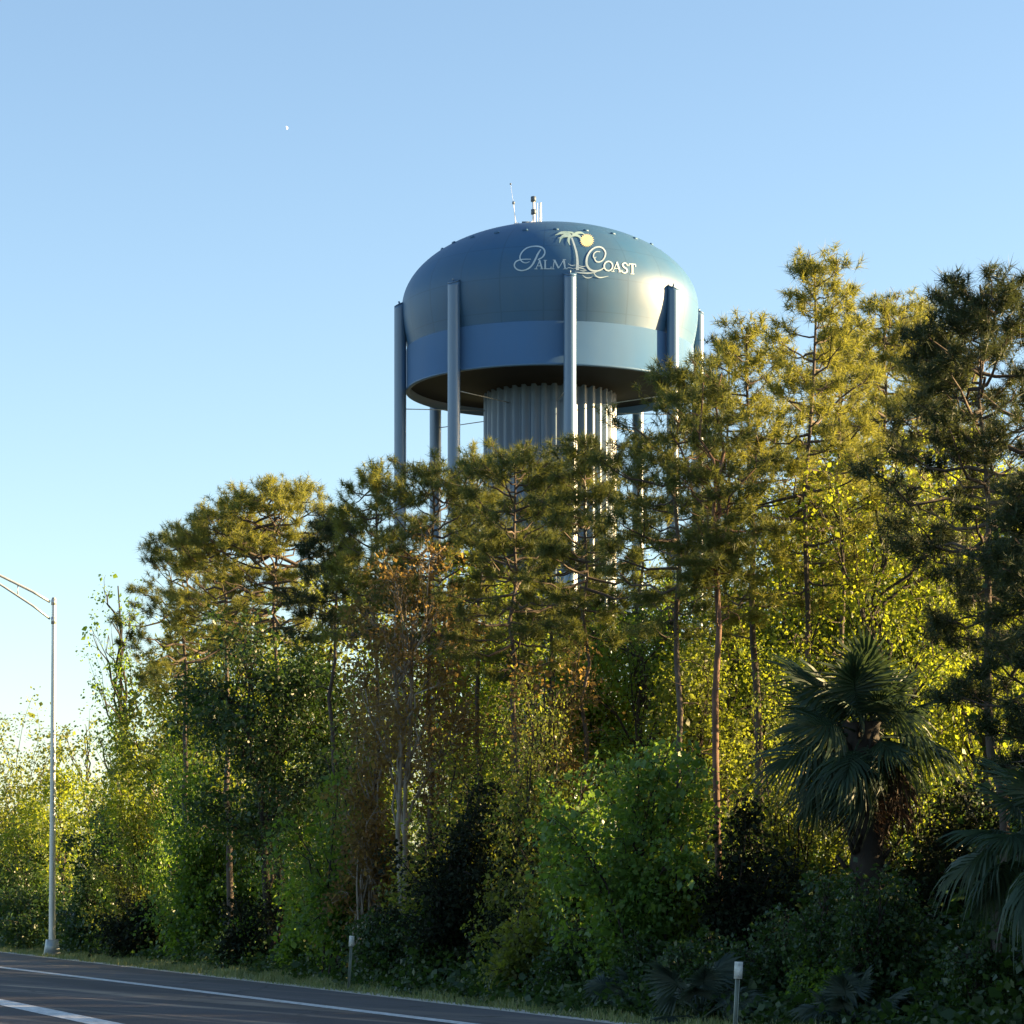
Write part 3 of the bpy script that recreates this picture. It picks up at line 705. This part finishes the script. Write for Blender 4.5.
# ------------------------------------------------------------------ moon
def moon():
    b = MB(); D = 6000.0; r = 1.9 / F * D
    n = 14; V = []; up_ = np.array([-.42, 0, .9]); rt = np.array([.9, 0, .42])
    for i in range(n + 1):
        a = -math.pi / 2 + math.pi * i / n
        for k in range(5):
            f = .25 + .75 * k / 4
            x, y = math.cos(a) * f, math.sin(a)
            V.append(rt * r * x + up_ * r * y - np.array([0, 1, 0]) * r * math.sqrt(max(0, 1 - min(1, x * x + y * y))))
    q = [(i * 5 + k, i * 5 + k + 1, (i + 1) * 5 + k + 1, (i + 1) * 5 + k) for i in range(n) for k in range(4)]
    b.raw(V, None, q)
    o = add('moon', b.mesh('moon', M['moon'], True), None, ((286 - CX) / F * D, D, zz(128, D)))
    tag(o, 'tiny pale crescent moon high in the blue sky left of the tower', 'moon')
moon()

# ------------------------------------------------------------------ pines
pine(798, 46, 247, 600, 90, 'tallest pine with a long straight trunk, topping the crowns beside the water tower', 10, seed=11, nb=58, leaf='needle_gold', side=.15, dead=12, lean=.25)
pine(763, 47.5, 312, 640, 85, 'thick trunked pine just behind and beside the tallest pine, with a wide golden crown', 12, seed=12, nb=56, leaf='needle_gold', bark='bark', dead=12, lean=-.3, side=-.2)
pine(716, 44, 372, 585, 71, 'forked pine whose reddish trunk splits into several upright limbs', 8, seed=13, nb=46, bark='bark_red', leaf='needle', dead=8,
     fork=(zz(566, 44), [(-.75, .1, zz(430, 44), .55), (-.22, -.2, zz(385, 44), .6), (.10, .15, zz(372, 44), .65), (.65, 0, zz(455, 44), .5)]), tuft=.19)
pine(1000, 37, 262, 640, 115, 'dark dense pine at the right with a leaning trunk and needles blackish from shade', 14, seed=14, nb=76, leaf='needle_dark', bark='bark', lean=-.25, side=.1, k=44, tuft=.235, round_top=True)  # the shade on this pine is put into its darker needle colour
pine(886, 56, 286, 560, 71, 'round topped golden pine standing behind, between the tallest pine and the dark pine', 11, seed=15, nb=62, leaf='needle_gold', round_top=True, k=38)
pine(677, 45, 352, 640, 76, 'pine with dark low limbs reaching left in front of the tower column', 10, seed=16, nb=46, leaf='needle', side=-.25, dead=8)
pine(515, 52, 440, 680, 85, 'slim pine with flat dark layered limbs at the centre of the belt', 9, seed=17, nb=60, leaf='needle', dead=10)
pine(430, 55, 450, 650, 67, 'grey green pine in front of the left tower legs', 8, seed=18, nb=56, leaf='needle', round_top=True, tuft=.19)
pine(378, 57, 456, 640, 53, 'pine with an upright bushy top just left of the tower legs', 8, seed=19, nb=54, leaf='needle_gold', round_top=True, tuft=.19)
pine(335, 60, 506, 640, 41, 'small blackish pine wedged between the two broad pine crowns', 8, seed=20, nb=46, leaf='needle_dark', k=44, round_top=True)
pine(276, 68, 476, 640, 97, 'broad domed pine, highest of the crowns left of the tower', 9, seed=21, nb=88, leaf='needle_gold', round_top=True, k=34, dead=6)
pine(228, 70, 498, 650, 69, 'dark green pine leaning against the left side of the broad domed pine', 8, seed=22, nb=66, leaf='needle_gold', round_top=True)
pine(186, 74, 522, 690, 60, 'pine at the left shoulder of the belt, stepping down towards the bare topped tree', 8, seed=23, nb=60, leaf='needle', round_top=True)
pine(586, 50, 432, 640, 64, 'thin topped pine right in front of the fluted tower column', 7, seed=24, nb=54, leaf='needle', dens=.9)
pine(478, 60, 446, 660, 60, 'pine behind the slim central pine, in front of the column foot', 8, seed=25, nb=66, leaf='needle_gold')
pine(940, 50, 318, 620, 71, 'olive pine filling the gap left of the dark pine', 10, seed=26, nb=54, leaf='needle', side=-.1)
pine(640, 58, 430, 650, 55, 'half hidden pine behind the dark low limbs, right of the tower column', 8, seed=27, nb=52, leaf='needle')
pine(838, 52, 330, 600, 64, 'pine hidden behind the straight trunk of the tallest pine, right side', 9, seed=28, nb=50, leaf='needle_gold', k=30)
pine(728, 58, 330, 560, 46, 'narrow pine behind the forked pine, close to the right tower legs', 8, seed=29, nb=34, leaf='needle_dark')
pine(1062, 44, 300, 640, 92, 'pine half hidden at the right edge, behind the dark dense pine', 12, seed=30, nb=50, leaf='needle_dark')
pine(1036, 33.5, 470, 770, 78, 'low dark pine whose boughs hang in from the right edge', 9, seed=33, nb=60, leaf='needle_dark', k=44, tuft=.22, dead=4)
pine(915, 59, 298, 560, 66, 'golden pine far back in the belt, just left of the dark dense pine', 9, seed=31, nb=58, leaf='needle_gold', round_top=True)
pine(842, 60, 318, 560, 60, 'golden pine far back in the belt, between the straight trunks', 9, seed=32, nb=52, leaf='needle_gold', round_top=True)

pine(552, 57, 458, 640, 44, 'olive pine standing before the foot of the fluted tower column', 8, seed=34, nb=56, leaf='needle', round_top=True)

# ------------------------------------------------------------------ broadleaved trees
broad(118, 84, 552, 820, 40, 'sparse bare topped tree wrapped in creeper, beside the street lamp', 41, trunk=8, boughs=18, cl=8, per=12, ls=0.105, sigma=.15, clump=.24, leaf='green', bark='bark_dark', top_sparse=.35, vine=(.4, 9.2, 300, .75))
spray(16, 103, 692, 72, 'full crowned green gold tree at the far left, behind the street lamp', 42, True, shoots=40, side=10, per=20, ls=.12, leaf='olive', sigma=.26, foot=.35)
broad(86, 100, 700, 850, 34, 'half bare tree with thin twigs between the lamp and the creeper tree', 43, trunk=5, boughs=12, cl=7, per=18, ls=0.136, sigma=.2, leaf='olive', top_sparse=.3)
broad(152, 82, 716, 880, 40, 'bright yellow sunlit tree at the left, low beside the creeper tree', 44, trunk=5, boughs=14, cl=16, per=48, ls=0.102, sigma=.24, leaf='yellow', bark='bark_pale')
broad(62, 96, 762, 880, 46, 'yellow green tree behind the street lamp pole', 45, trunk=5, boughs=14, cl=14, per=43, ls=0.109, sigma=.24, leaf='yellow')
broad(278, 65, 628, 850, 88, 'dark glossy broadleaved tree below the broad domed pine', 46, trunk=11, boughs=22, cl=26, per=54, ls=0.092, sigma=.22, leaf='dark', stems=2)
broad(412, 54, 540, 790, 66, 'thin brown leaved tree with pale bare stems', 47, trunk=7, boughs=22, cl=15, per=30, ls=0.082, sigma=.2, leaf='orange', bark='bark_pale', stems=3, clump=.27)
spray(372, 56, 606, 40, 'rusty brown leaved tree beside the thin one with pale bare stems', 147, True, shoots=24, side=9, per=16, ls=.085, leaf='orange', sigma=.17, foot=.4, bark='bark_pale')
spray(446, 55.5, 640, 36, 'small rusty brown tree left of the slim central pine', 146, True, shoots=20, side=9, per=14, ls=.085, leaf='orange', sigma=.17, foot=.4)
spray(636, 42, 698, 80, 'large fresh green bushy tree at the front, right of the centre', 48, True, shoots=40, side=11, per=26, ls=.09, leaf='fresh', sigma=.13, lean=.1)
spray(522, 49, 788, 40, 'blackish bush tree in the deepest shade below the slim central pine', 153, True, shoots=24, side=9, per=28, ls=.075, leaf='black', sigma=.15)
spray(580, 44.5, 752, 46, 'smaller fresh green tree leaning out left of the large bushy one', 148, True, shoots=20, side=9, per=24, ls=.085, leaf='fresh', sigma=.12, lean=-.25)
spray(694, 43, 790, 44, 'low green bushy tree tucked between the large fresh green one and the forked pine', 149, True, shoots=20, side=9, per=24, ls=.08, leaf='green', sigma=.12)
broad(606, 60, 590, 790, 78, 'yellow green backlit tree behind the dark low pine limbs', 49, trunk=6, boughs=20, cl=16, per=45, ls=0.102, sigma=.24, leaf='yellow')
broad(742, 58, 560, 830, 56, 'yellow green backlit tree behind the forked pine trunk', 50, trunk=6, boughs=18, cl=14, per=43, ls=0.102, sigma=.24, leaf='yellow')
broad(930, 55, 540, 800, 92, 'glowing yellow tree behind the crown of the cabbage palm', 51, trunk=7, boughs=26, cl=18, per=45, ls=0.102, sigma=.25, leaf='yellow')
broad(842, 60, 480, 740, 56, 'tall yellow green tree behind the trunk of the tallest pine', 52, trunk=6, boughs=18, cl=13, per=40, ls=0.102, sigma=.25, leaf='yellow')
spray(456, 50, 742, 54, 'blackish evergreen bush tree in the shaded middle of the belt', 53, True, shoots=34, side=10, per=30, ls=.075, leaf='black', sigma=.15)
spray(340, 57, 745, 56, 'mid green leafy tree with yellow lit sprays, left of the pale stemmed brown tree', 54, True, shoots=30, side=10, per=24, ls=.085, leaf='green', sigma=.15, foot=.25)
spray(206, 72, 725, 56, 'mid green rounded tree right of the bright yellow tree', 55, True, shoots=30, side=10, per=24, ls=.10, leaf='green', sigma=.18, foot=.25)
broad(492, 63, 520, 760, 60, 'yellow green tree glowing behind the slim central pine', 56, trunk=6, boughs=16, cl=12, per=40, ls=0.102, sigma=.24, leaf='yellow')
broad(238, 77, 590, 800, 56, 'yellow flecked tree glimpsed behind the dark glossy tree', 57, trunk=6, boughs=16, cl=13, per=40, ls=0.109, sigma=.25, leaf='yellow')
broad(176, 79, 616, 830, 48, 'olive yellow tree under the left shoulder pine', 58, trunk=6, boughs=16, cl=15, per=43, ls=0.109, sigma=.24, leaf='olive')
broad(334, 66, 560, 800, 48, 'olive tree behind the small blackish pine', 59, trunk=6, boughs=14, cl=14, per=43, ls=0.102, sigma=.24, leaf='olive')
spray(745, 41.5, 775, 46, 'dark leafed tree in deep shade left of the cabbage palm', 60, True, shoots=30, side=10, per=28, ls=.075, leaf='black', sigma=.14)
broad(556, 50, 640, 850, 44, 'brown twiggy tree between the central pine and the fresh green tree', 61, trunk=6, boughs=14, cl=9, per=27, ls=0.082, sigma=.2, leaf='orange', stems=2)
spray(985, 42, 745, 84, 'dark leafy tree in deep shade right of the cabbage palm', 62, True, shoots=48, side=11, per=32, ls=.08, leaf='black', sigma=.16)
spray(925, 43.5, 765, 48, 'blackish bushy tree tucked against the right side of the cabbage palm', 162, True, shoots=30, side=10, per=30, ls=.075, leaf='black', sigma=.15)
broad(696, 50, 640, 860, 40, 'olive green tree behind the dark straight trunk of the forked pine', 63, trunk=6, boughs=14, cl=12, per=40, ls=0.088, sigma=.22, leaf='olive')
broad(1010, 58, 430, 700, 70, 'yellow green tree showing through the limbs of the dark pine', 64, trunk=7, boughs=18, cl=13, per=43, ls=0.102, sigma=.25, leaf='yellow')
spray(106, 86, 790, 44, 'dark green tree at the foot of the creeper clad trunk', 65, True, shoots=26, side=9, per=24, ls=.11, leaf='dark', sigma=.18)
spray(20, 98, 805, 50, 'dark green tree at the left edge, behind the lamp base', 66, True, shoots=26, side=9, per=24, ls=.11, leaf='dark', sigma=.18)

# ------------------------------------------------------------------ shrubs at the forest foot
def edge_at(px):                                 # distance of the forest foot below a pixel column
    return float(np.interp(px, [-60, 0, 200, 400, 600, 800, 1024, 1100, 1500, 2000], [103, 94, 69.0, 49.6, 40.0, 35.4, 31.5, 30, 24.5, 19.5]))
# ------------------------------------------------------------------ slender trees deep in the belt, seen between the front trunks
def env(px): return float(np.interp(px, [-40, 0, 60, 100, 130, 160, 250, 300, 330, 360, 440, 560, 600, 640, 700, 800, 900, 1100],
                                    [700, 700, 720, 610, 590, 525, 492, 505, 530, 475, 458, 455, 450, 420, 350, 310, 305, 300]))
KINDS = {'yellow': 'slender backlit tree deep in the belt with glowing yellow green leaves, between the front trunks',
         'olive': 'slender olive tree deep in the belt, half hidden between the front trunks',
         'green': 'slender green tree deep in the belt, half hidden between the front trunks'}
PROTO = {(lf, v): broad_meshes(300 + v * 7 + len(lf), 8.0, 2.0, 1.55, 3.0, boughs=18, cl=15, per=54, ls=0.058, sigma=.27, leaf=lf, r0=.085, bark='bark_dark', lean=.3 * (v - 1), clump=.30)
         for lf in KINDS for v in range(3)}
rngf = np.random.default_rng(77)
for i, x in enumerate(np.arange(-20, 1060, 30.0)):
    Y = edge_at(x) + rngf.uniform(12, 27)
    top = env(x) + rngf.choice([rngf.uniform(80, 150), rngf.uniform(150, 280)]) + (60 if 330 < x < 430 or 690 < x < 740 else 0)
    H = zz(top, Y)
    lf = rngf.choice(['yellow', 'olive', 'green'], p=[.42, .28, .30]) if x > 420 else rngf.choice(['yellow', 'olive', 'green'], p=[.36, .30, .34])
    e = plant('broadleaf_tree', 'tree', KINDS[lf], at(x + rngf.uniform(-6, 6), Y), PROTO[(lf, int(rngf.integers(0, 3)))], rngf.uniform(0, 6.28),
              {'yellow': 'slender yellow green trees deep in the belt', 'olive': 'slender olive trees deep in the belt', 'green': 'slender green trees deep in the belt'}[lf])
    s = H / 8.3; w_ = max(s, rngf.uniform(.8, 1.15)); e.scale = (w_, w_, s)
# young trees that screen the trunks at the front of the belt
FRONT = {'green': 'mid green young tree screening the pine trunks at the front of the belt', 'olive': 'olive green young tree screening the pine trunks at the front of the belt'}
PR2 = {(lf, v): spray_meshes(500 + v * 5 + len(lf), 6.0, 1.5, shoots=30, side=11, per=22, ls=.075, leaf=lf, sigma=.17, r0=.04, foot=.3) for lf in FRONT for v in range(3)}
for i, x in enumerate([142.0, 182.0, 230.0, 262.0, 318.0, 362.0, 470.0, 540.0, 790.0]):
    Y = edge_at(x) + rngf.uniform(4, 9); top = max(env(x) + rngf.uniform(140, 270), 640); H = zz(top, Y); lf = 'olive' if rngf.random() < .5 else 'green'
    e = plant('broadleaf_tree', 'tree', FRONT[lf], at(x, Y), PR2[(lf, int(rngf.integers(0, 3)))], rngf.uniform(0, 6.28), 'young %s trees at the front of the belt' % lf)
    s = H / 6.0; w_ = rngf.uniform(.75, 1.05); e.scale = (w_, w_, s)
shr = [(30, 880, 44, 'dark', 'low dark shrub just left of the lamp base'), (90, 870, 40, 'dark', 'low dark shrub just right of the lamp base'),
       (145, 880, 40, 'black', 'blackish shrub beneath the bright yellow tree'), (196, 850, 46, 'green', 'pale green shrub at the foot of the mid green rounded tree'),
       (250, 880, 42, 'black', 'blackish shrub at the verge below the dark glossy tree'), (305, 860, 40, 'green', 'green shrub behind the farther marker post, left side'),
       (385, 900, 36, 'dark', 'dark green shrub right of the farther marker post'), (440, 890, 48, 'dark', 'leafy dark shrub at the verge below the blackish bush tree'),
       (520, 880, 52, 'olive', 'brownish olive shrub at the verge below the slim central pine'), (572, 920, 40, 'dark', 'low dark shrub left of the fresh green tree'),
       (690, 925, 44, 'dark', 'low dark shrub left of the nearest marker post'), (780, 900, 52, 'dark', 'dark green shrub right of the nearest marker post'),
       (836, 930, 44, 'green', 'mid green shrub in front of the palm trunk'), (915, 950, 44, 'fresh', 'small bright green shrub at the bottom right'),
       (985, 925, 56, 'dark', 'dark shrub at the bottom right under the drooping palm'), (898, 850, 46, 'dark', 'dark tall shrub hiding the right side of the palm trunk'),
       (822, 862, 36, 'dark', 'dark tall shrub hiding the left side of the palm trunk'), (640, 935, 40, 'dark', 'low dark shrub below the large fresh green tree'), (866, 845, 42, 'dark', 'dark shrub right in front of the palm trunk')]
for i, (x, top, half, lf, lab) in enumerate(shr):
    Y = edge_at(x) + (2.2 if i % 2 else 1.4)
    big = (Y / 45) ** .75
    spray(x, Y, top, half, lab, 80 + i, shoots=22, side=8, per=24, ls=.072 * big, leaf=lf, sigma=.12 * big)

# one continuous dark mass of low undergrowth that nobody could count, and leaf litter below it
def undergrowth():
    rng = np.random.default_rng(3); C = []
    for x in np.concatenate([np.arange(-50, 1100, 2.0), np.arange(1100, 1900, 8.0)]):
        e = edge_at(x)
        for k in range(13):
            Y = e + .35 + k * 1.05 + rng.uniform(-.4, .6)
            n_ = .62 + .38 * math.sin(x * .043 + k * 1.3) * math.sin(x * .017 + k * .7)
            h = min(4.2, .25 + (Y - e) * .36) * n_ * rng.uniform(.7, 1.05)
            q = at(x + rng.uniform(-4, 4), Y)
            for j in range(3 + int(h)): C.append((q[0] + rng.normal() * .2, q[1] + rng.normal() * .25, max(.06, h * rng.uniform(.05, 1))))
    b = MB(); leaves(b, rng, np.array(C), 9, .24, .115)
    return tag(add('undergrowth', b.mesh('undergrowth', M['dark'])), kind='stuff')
undergrowth()
def verge_grass():
    rng = np.random.default_rng(4); n = 46000
    t = rng.uniform(18, 105, n); d = np.array([edge(x) for x in t]) + .12 + rng.beta(1.2, 1.1, n) * 2.2
    p = d[:, None] * rnor + t[:, None] * rdir; p = np.c_[p, np.zeros(n)]
    h = rng.uniform(.03, .13, n) * (1 + .8 * np.sin(t * 1.7) * np.sin(d * 5)); a = rng.uniform(0, 6.28, n)
    sd = np.stack([np.cos(a), np.sin(a), 0 * a], -1) * .012
    tip = p + np.stack([rng.normal(size=n) * .04, rng.normal(size=n) * .04, h], -1)
    b = MB(); b.raw(np.stack([p - sd, p + sd, tip], 1).reshape(-1, 3), np.arange(n * 3).reshape(-1, 3))
    return tag(add('verge_grass', b.mesh('verge_grass', M['grass'])), kind='stuff')
verge_grass()
def wood():                                      # the belt runs on along the road, towards the camera
    rng = np.random.default_rng(9); C = []
    for x in np.arange(1090, 1950, 9.0):
        for k in range(9):
            Y = edge_at(x) + 1.5 + k * 1.5 + rng.uniform(-.6, .6); q = at(x + rng.uniform(-8, 8), Y)
            top = (5 + 4 * math.sin(x * .021 + k) + rng.uniform(-1, 1.5)) * min(1, .45 + k * .12)
            for j in range(9): C.append((q[0] + rng.normal() * .5, q[1] + rng.normal() * .5, max(.3, top * rng.uniform(.1, 1))))
    b = MB(); leaves(b, rng, np.array(C), 34, .4, .115)
    return tag(add('roadside_wood', b.mesh('roadside_wood', M['dark'])), kind='stuff')
wood()
def far_wood():                                  # low far-off wood beyond the water tower site
    rng = np.random.default_rng(8); C = []
    for x in np.arange(-260, 300, 1.6):
        for k in range(14):
            h = 9 + 3 * math.sin(x * .07) + 2 * math.sin(x * .23)
            C.append((x + rng.normal() * 1.5, 330 + rng.uniform(-6, 10), rng.uniform(.3, h)))
    b = MB(); leaves(b, rng, np.array(C), 7, .9, 1.1)
    return tag(add('distant_wood', b.mesh('distant_wood', M['green'])), kind='stuff')
far_wood()

# ------------------------------------------------------------------ cabbage palms and palmettos
def frond_mesh(seed, pet, rad, droop, spread=2.15, nl=46, mat='palm', fold=.22, width=.05, name='frond'):
    rng = np.random.default_rng(seed); b = MB()
    P = np.array([(pet * s, 0, -droop * .22 * s * s * pet) for s in np.linspace(0, 1, 6)])
    b.tube(P, np.linspace(.022, .012, 6), 5)
    hst = P[-1]; sl = math.atan(-.44 * droop)
    costa = []                                    # midrib runs on into the blade and bends down
    for s in np.linspace(0, 1, 6): costa.append(hst + np.array([s * rad * .45, 0, -(.25 * s + .55 * droop * s * s) * rad * .45]))
    costa = np.array(costa); b.tube(costa, np.linspace(.012, .004, 6), 4, False)
    for i in range(nl):
        f = -1 + 2 * (i + .5) / nl; ph = f * spread
        s0 = (1 - abs(f)) * 4.6; a = min(int(s0), 4); o = costa[a] * (1 - (s0 - a)) + costa[a + 1] * (s0 - a)
        L = rad * (1.0 - .30 * abs(f) ** 2) * rng.uniform(.70, 1.10) * (1 - .42 * (1 - abs(f)))
        d = np.array([math.cos(ph), math.sin(ph), -fold * abs(math.sin(ph)) - .25 * (1 - abs(f))])
        d /= np.linalg.norm(d)
        sd = np.array([-math.sin(ph), math.cos(ph), .9 * (1 if i % 2 else -1)]); sd /= np.linalg.norm(sd)
        V = []
        drp = droop * rng.uniform(.7, 1.3)
        for s, wv in ((0, .35), (.35, 1), (.65, .8), (.85, .45), (1.0, .06)):
            p = o + d * L * s + np.array([0, 0, -1]) * L * drp * (.25 * s ** 2 + .55 * max(0, s - .5) ** 2 * 2)
            V += [p - sd * width * wv * .5, p + sd * width * wv * .5]
        b.raw(V, None, [(2 * k, 2 * k + 1, 2 * k + 3, 2 * k + 2) for k in range(4)])
    return b.mesh(name, M[mat])
def fan_palm(name, cat, label, pos, h, pet, rad, angles, mat='palm', trunk=.17, dead=6, seed=1, brown=4):
    rng = np.random.default_rng(seed)
    e = empty(name, pos); tag(e, label, cat)
    if h > .6:
        b = MB(); n = 26; z = np.linspace(-.1, h + .15, n)
        P = np.stack([.05 * np.sin(z * .9), .04 * np.cos(z), z], -1)
        b.tube(P, trunk * (1 + .14 * (np.arange(n) % 2) + .25 * np.clip((z - h * .7) / h, 0, 1)), 12)
        for k in range(46):                       # old leaf bases stay on the trunk
            zz_ = rng.uniform(.25 * h, h); a = rng.uniform(0, 6.28); r = trunk * 1.05
            c = np.array([r * math.cos(a), r * math.sin(a), zz_]); o = np.array([math.cos(a), math.sin(a), 1.3]) * .17
            b.tube([c, c + o * .6, c + o], [.04, .035, .02], 5)
        add('trunk', b.mesh('palm_trunk', M['palm_bark']), e)
    up = [frond_mesh(seed * 10 + k, pet, rad, .5, mat=mat) for k in range(2)]
    mid = [frond_mesh(seed * 10 + 3 + k, pet, rad, 1.0, mat=mat) for k in range(2)]
    low = [frond_mesh(seed * 10 + 6 + k, pet, rad * 1.02, 1.5, mat=mat, spread=1.75) for k in range(2)]
    ddm = frond_mesh(seed * 10 + 9, pet * .9, rad * .85, 1.1, .9, 24, 'deadfrond', .5, .035, 'dead_frond') if dead else None
    brm = frond_mesh(seed * 10 + 8, pet * .9, rad * .9, 1.2, 1.5, 30, 'brownfrond', .4, .035, 'brown_frond') if brown else None
    n = len(angles)
    for (az, el) in angles:
        me = (up if el > 40 else mid if el > 5 else low)[rng.integers(0, 2)]
        fr = add('frond', me, e, (.05 * math.cos(az), .05 * math.sin(az), h + rng.uniform(-.12, .12)), (R(rng.uniform(-60, 60)), R(-el), az)); fs = rng.uniform(.66, 1.18); fr.scale = (fs, fs * rng.uniform(.85, 1.1), fs)
    for k in range(dead):
        az = -2.0 + k * .5 if dead > 1 else -1.9
        tag(add('dead_frond', ddm, e, (0, 0, h - .15), (0, R(58), az)), 'dry straw coloured frond hanging down')
    for k in range(brown):
        az = -.5 + k * 2.0 if k % 3 else -.6 + k * .12
        tag(add('brown_frond', brm, e, (0, 0, h - .12 - .10 * (k % 4)), (R(rng.uniform(-30, 30)), R(24 + 6 * (k % 2) if k % 3 == 0 else 58 + 8 * (k % 3)), az)), 'withered brown frond')
    return e
def spiral(n, e0, e1, seed):
    rng = np.random.default_rng(seed)
    return [(i * 2.39996 + rng.uniform(-.25, .25), e0 + (e1 - e0) * (i / (n - 1)) ** 1.0 + rng.uniform(-7, 7)) for i in range(n)]
PY = 41.0
fan_palm('palm_tree', 'palm', 'cabbage palm with a dark stout trunk and drooping fan fronds, one dry and pale', at(864, PY), zz(733, PY), .60, .92, spiral(46, 80, -58, 2), dead=1, seed=2, brown=13, trunk=.24)
PY = 31.5
fan_palm('palm_tree', 'palm', 'second cabbage palm, cut by the right edge, its fronds drooping low', at(1052, PY), zz(838, PY), .62, .78, spiral(28, 75, -48, 3), dead=0, seed=3, brown=3)
for (x, Y, pr, lab, sd) in ((700, 37.2, .46, 'blue grey palmetto fan clump just left of the nearest marker post', 4), (848, 34.8, .44, 'blue green palmetto fan clump in front of the cabbage palm trunk', 5),
                            (640, 40.2, .36, 'small palmetto clump at the foot of the fresh green tree', 6)):
    fan_palm('palmetto', 'palmetto', lab, at(x, Y), .12, .42, pr, spiral(13, 80, 18, sd), mat='palmetto', dead=0, brown=0, seed=sd)
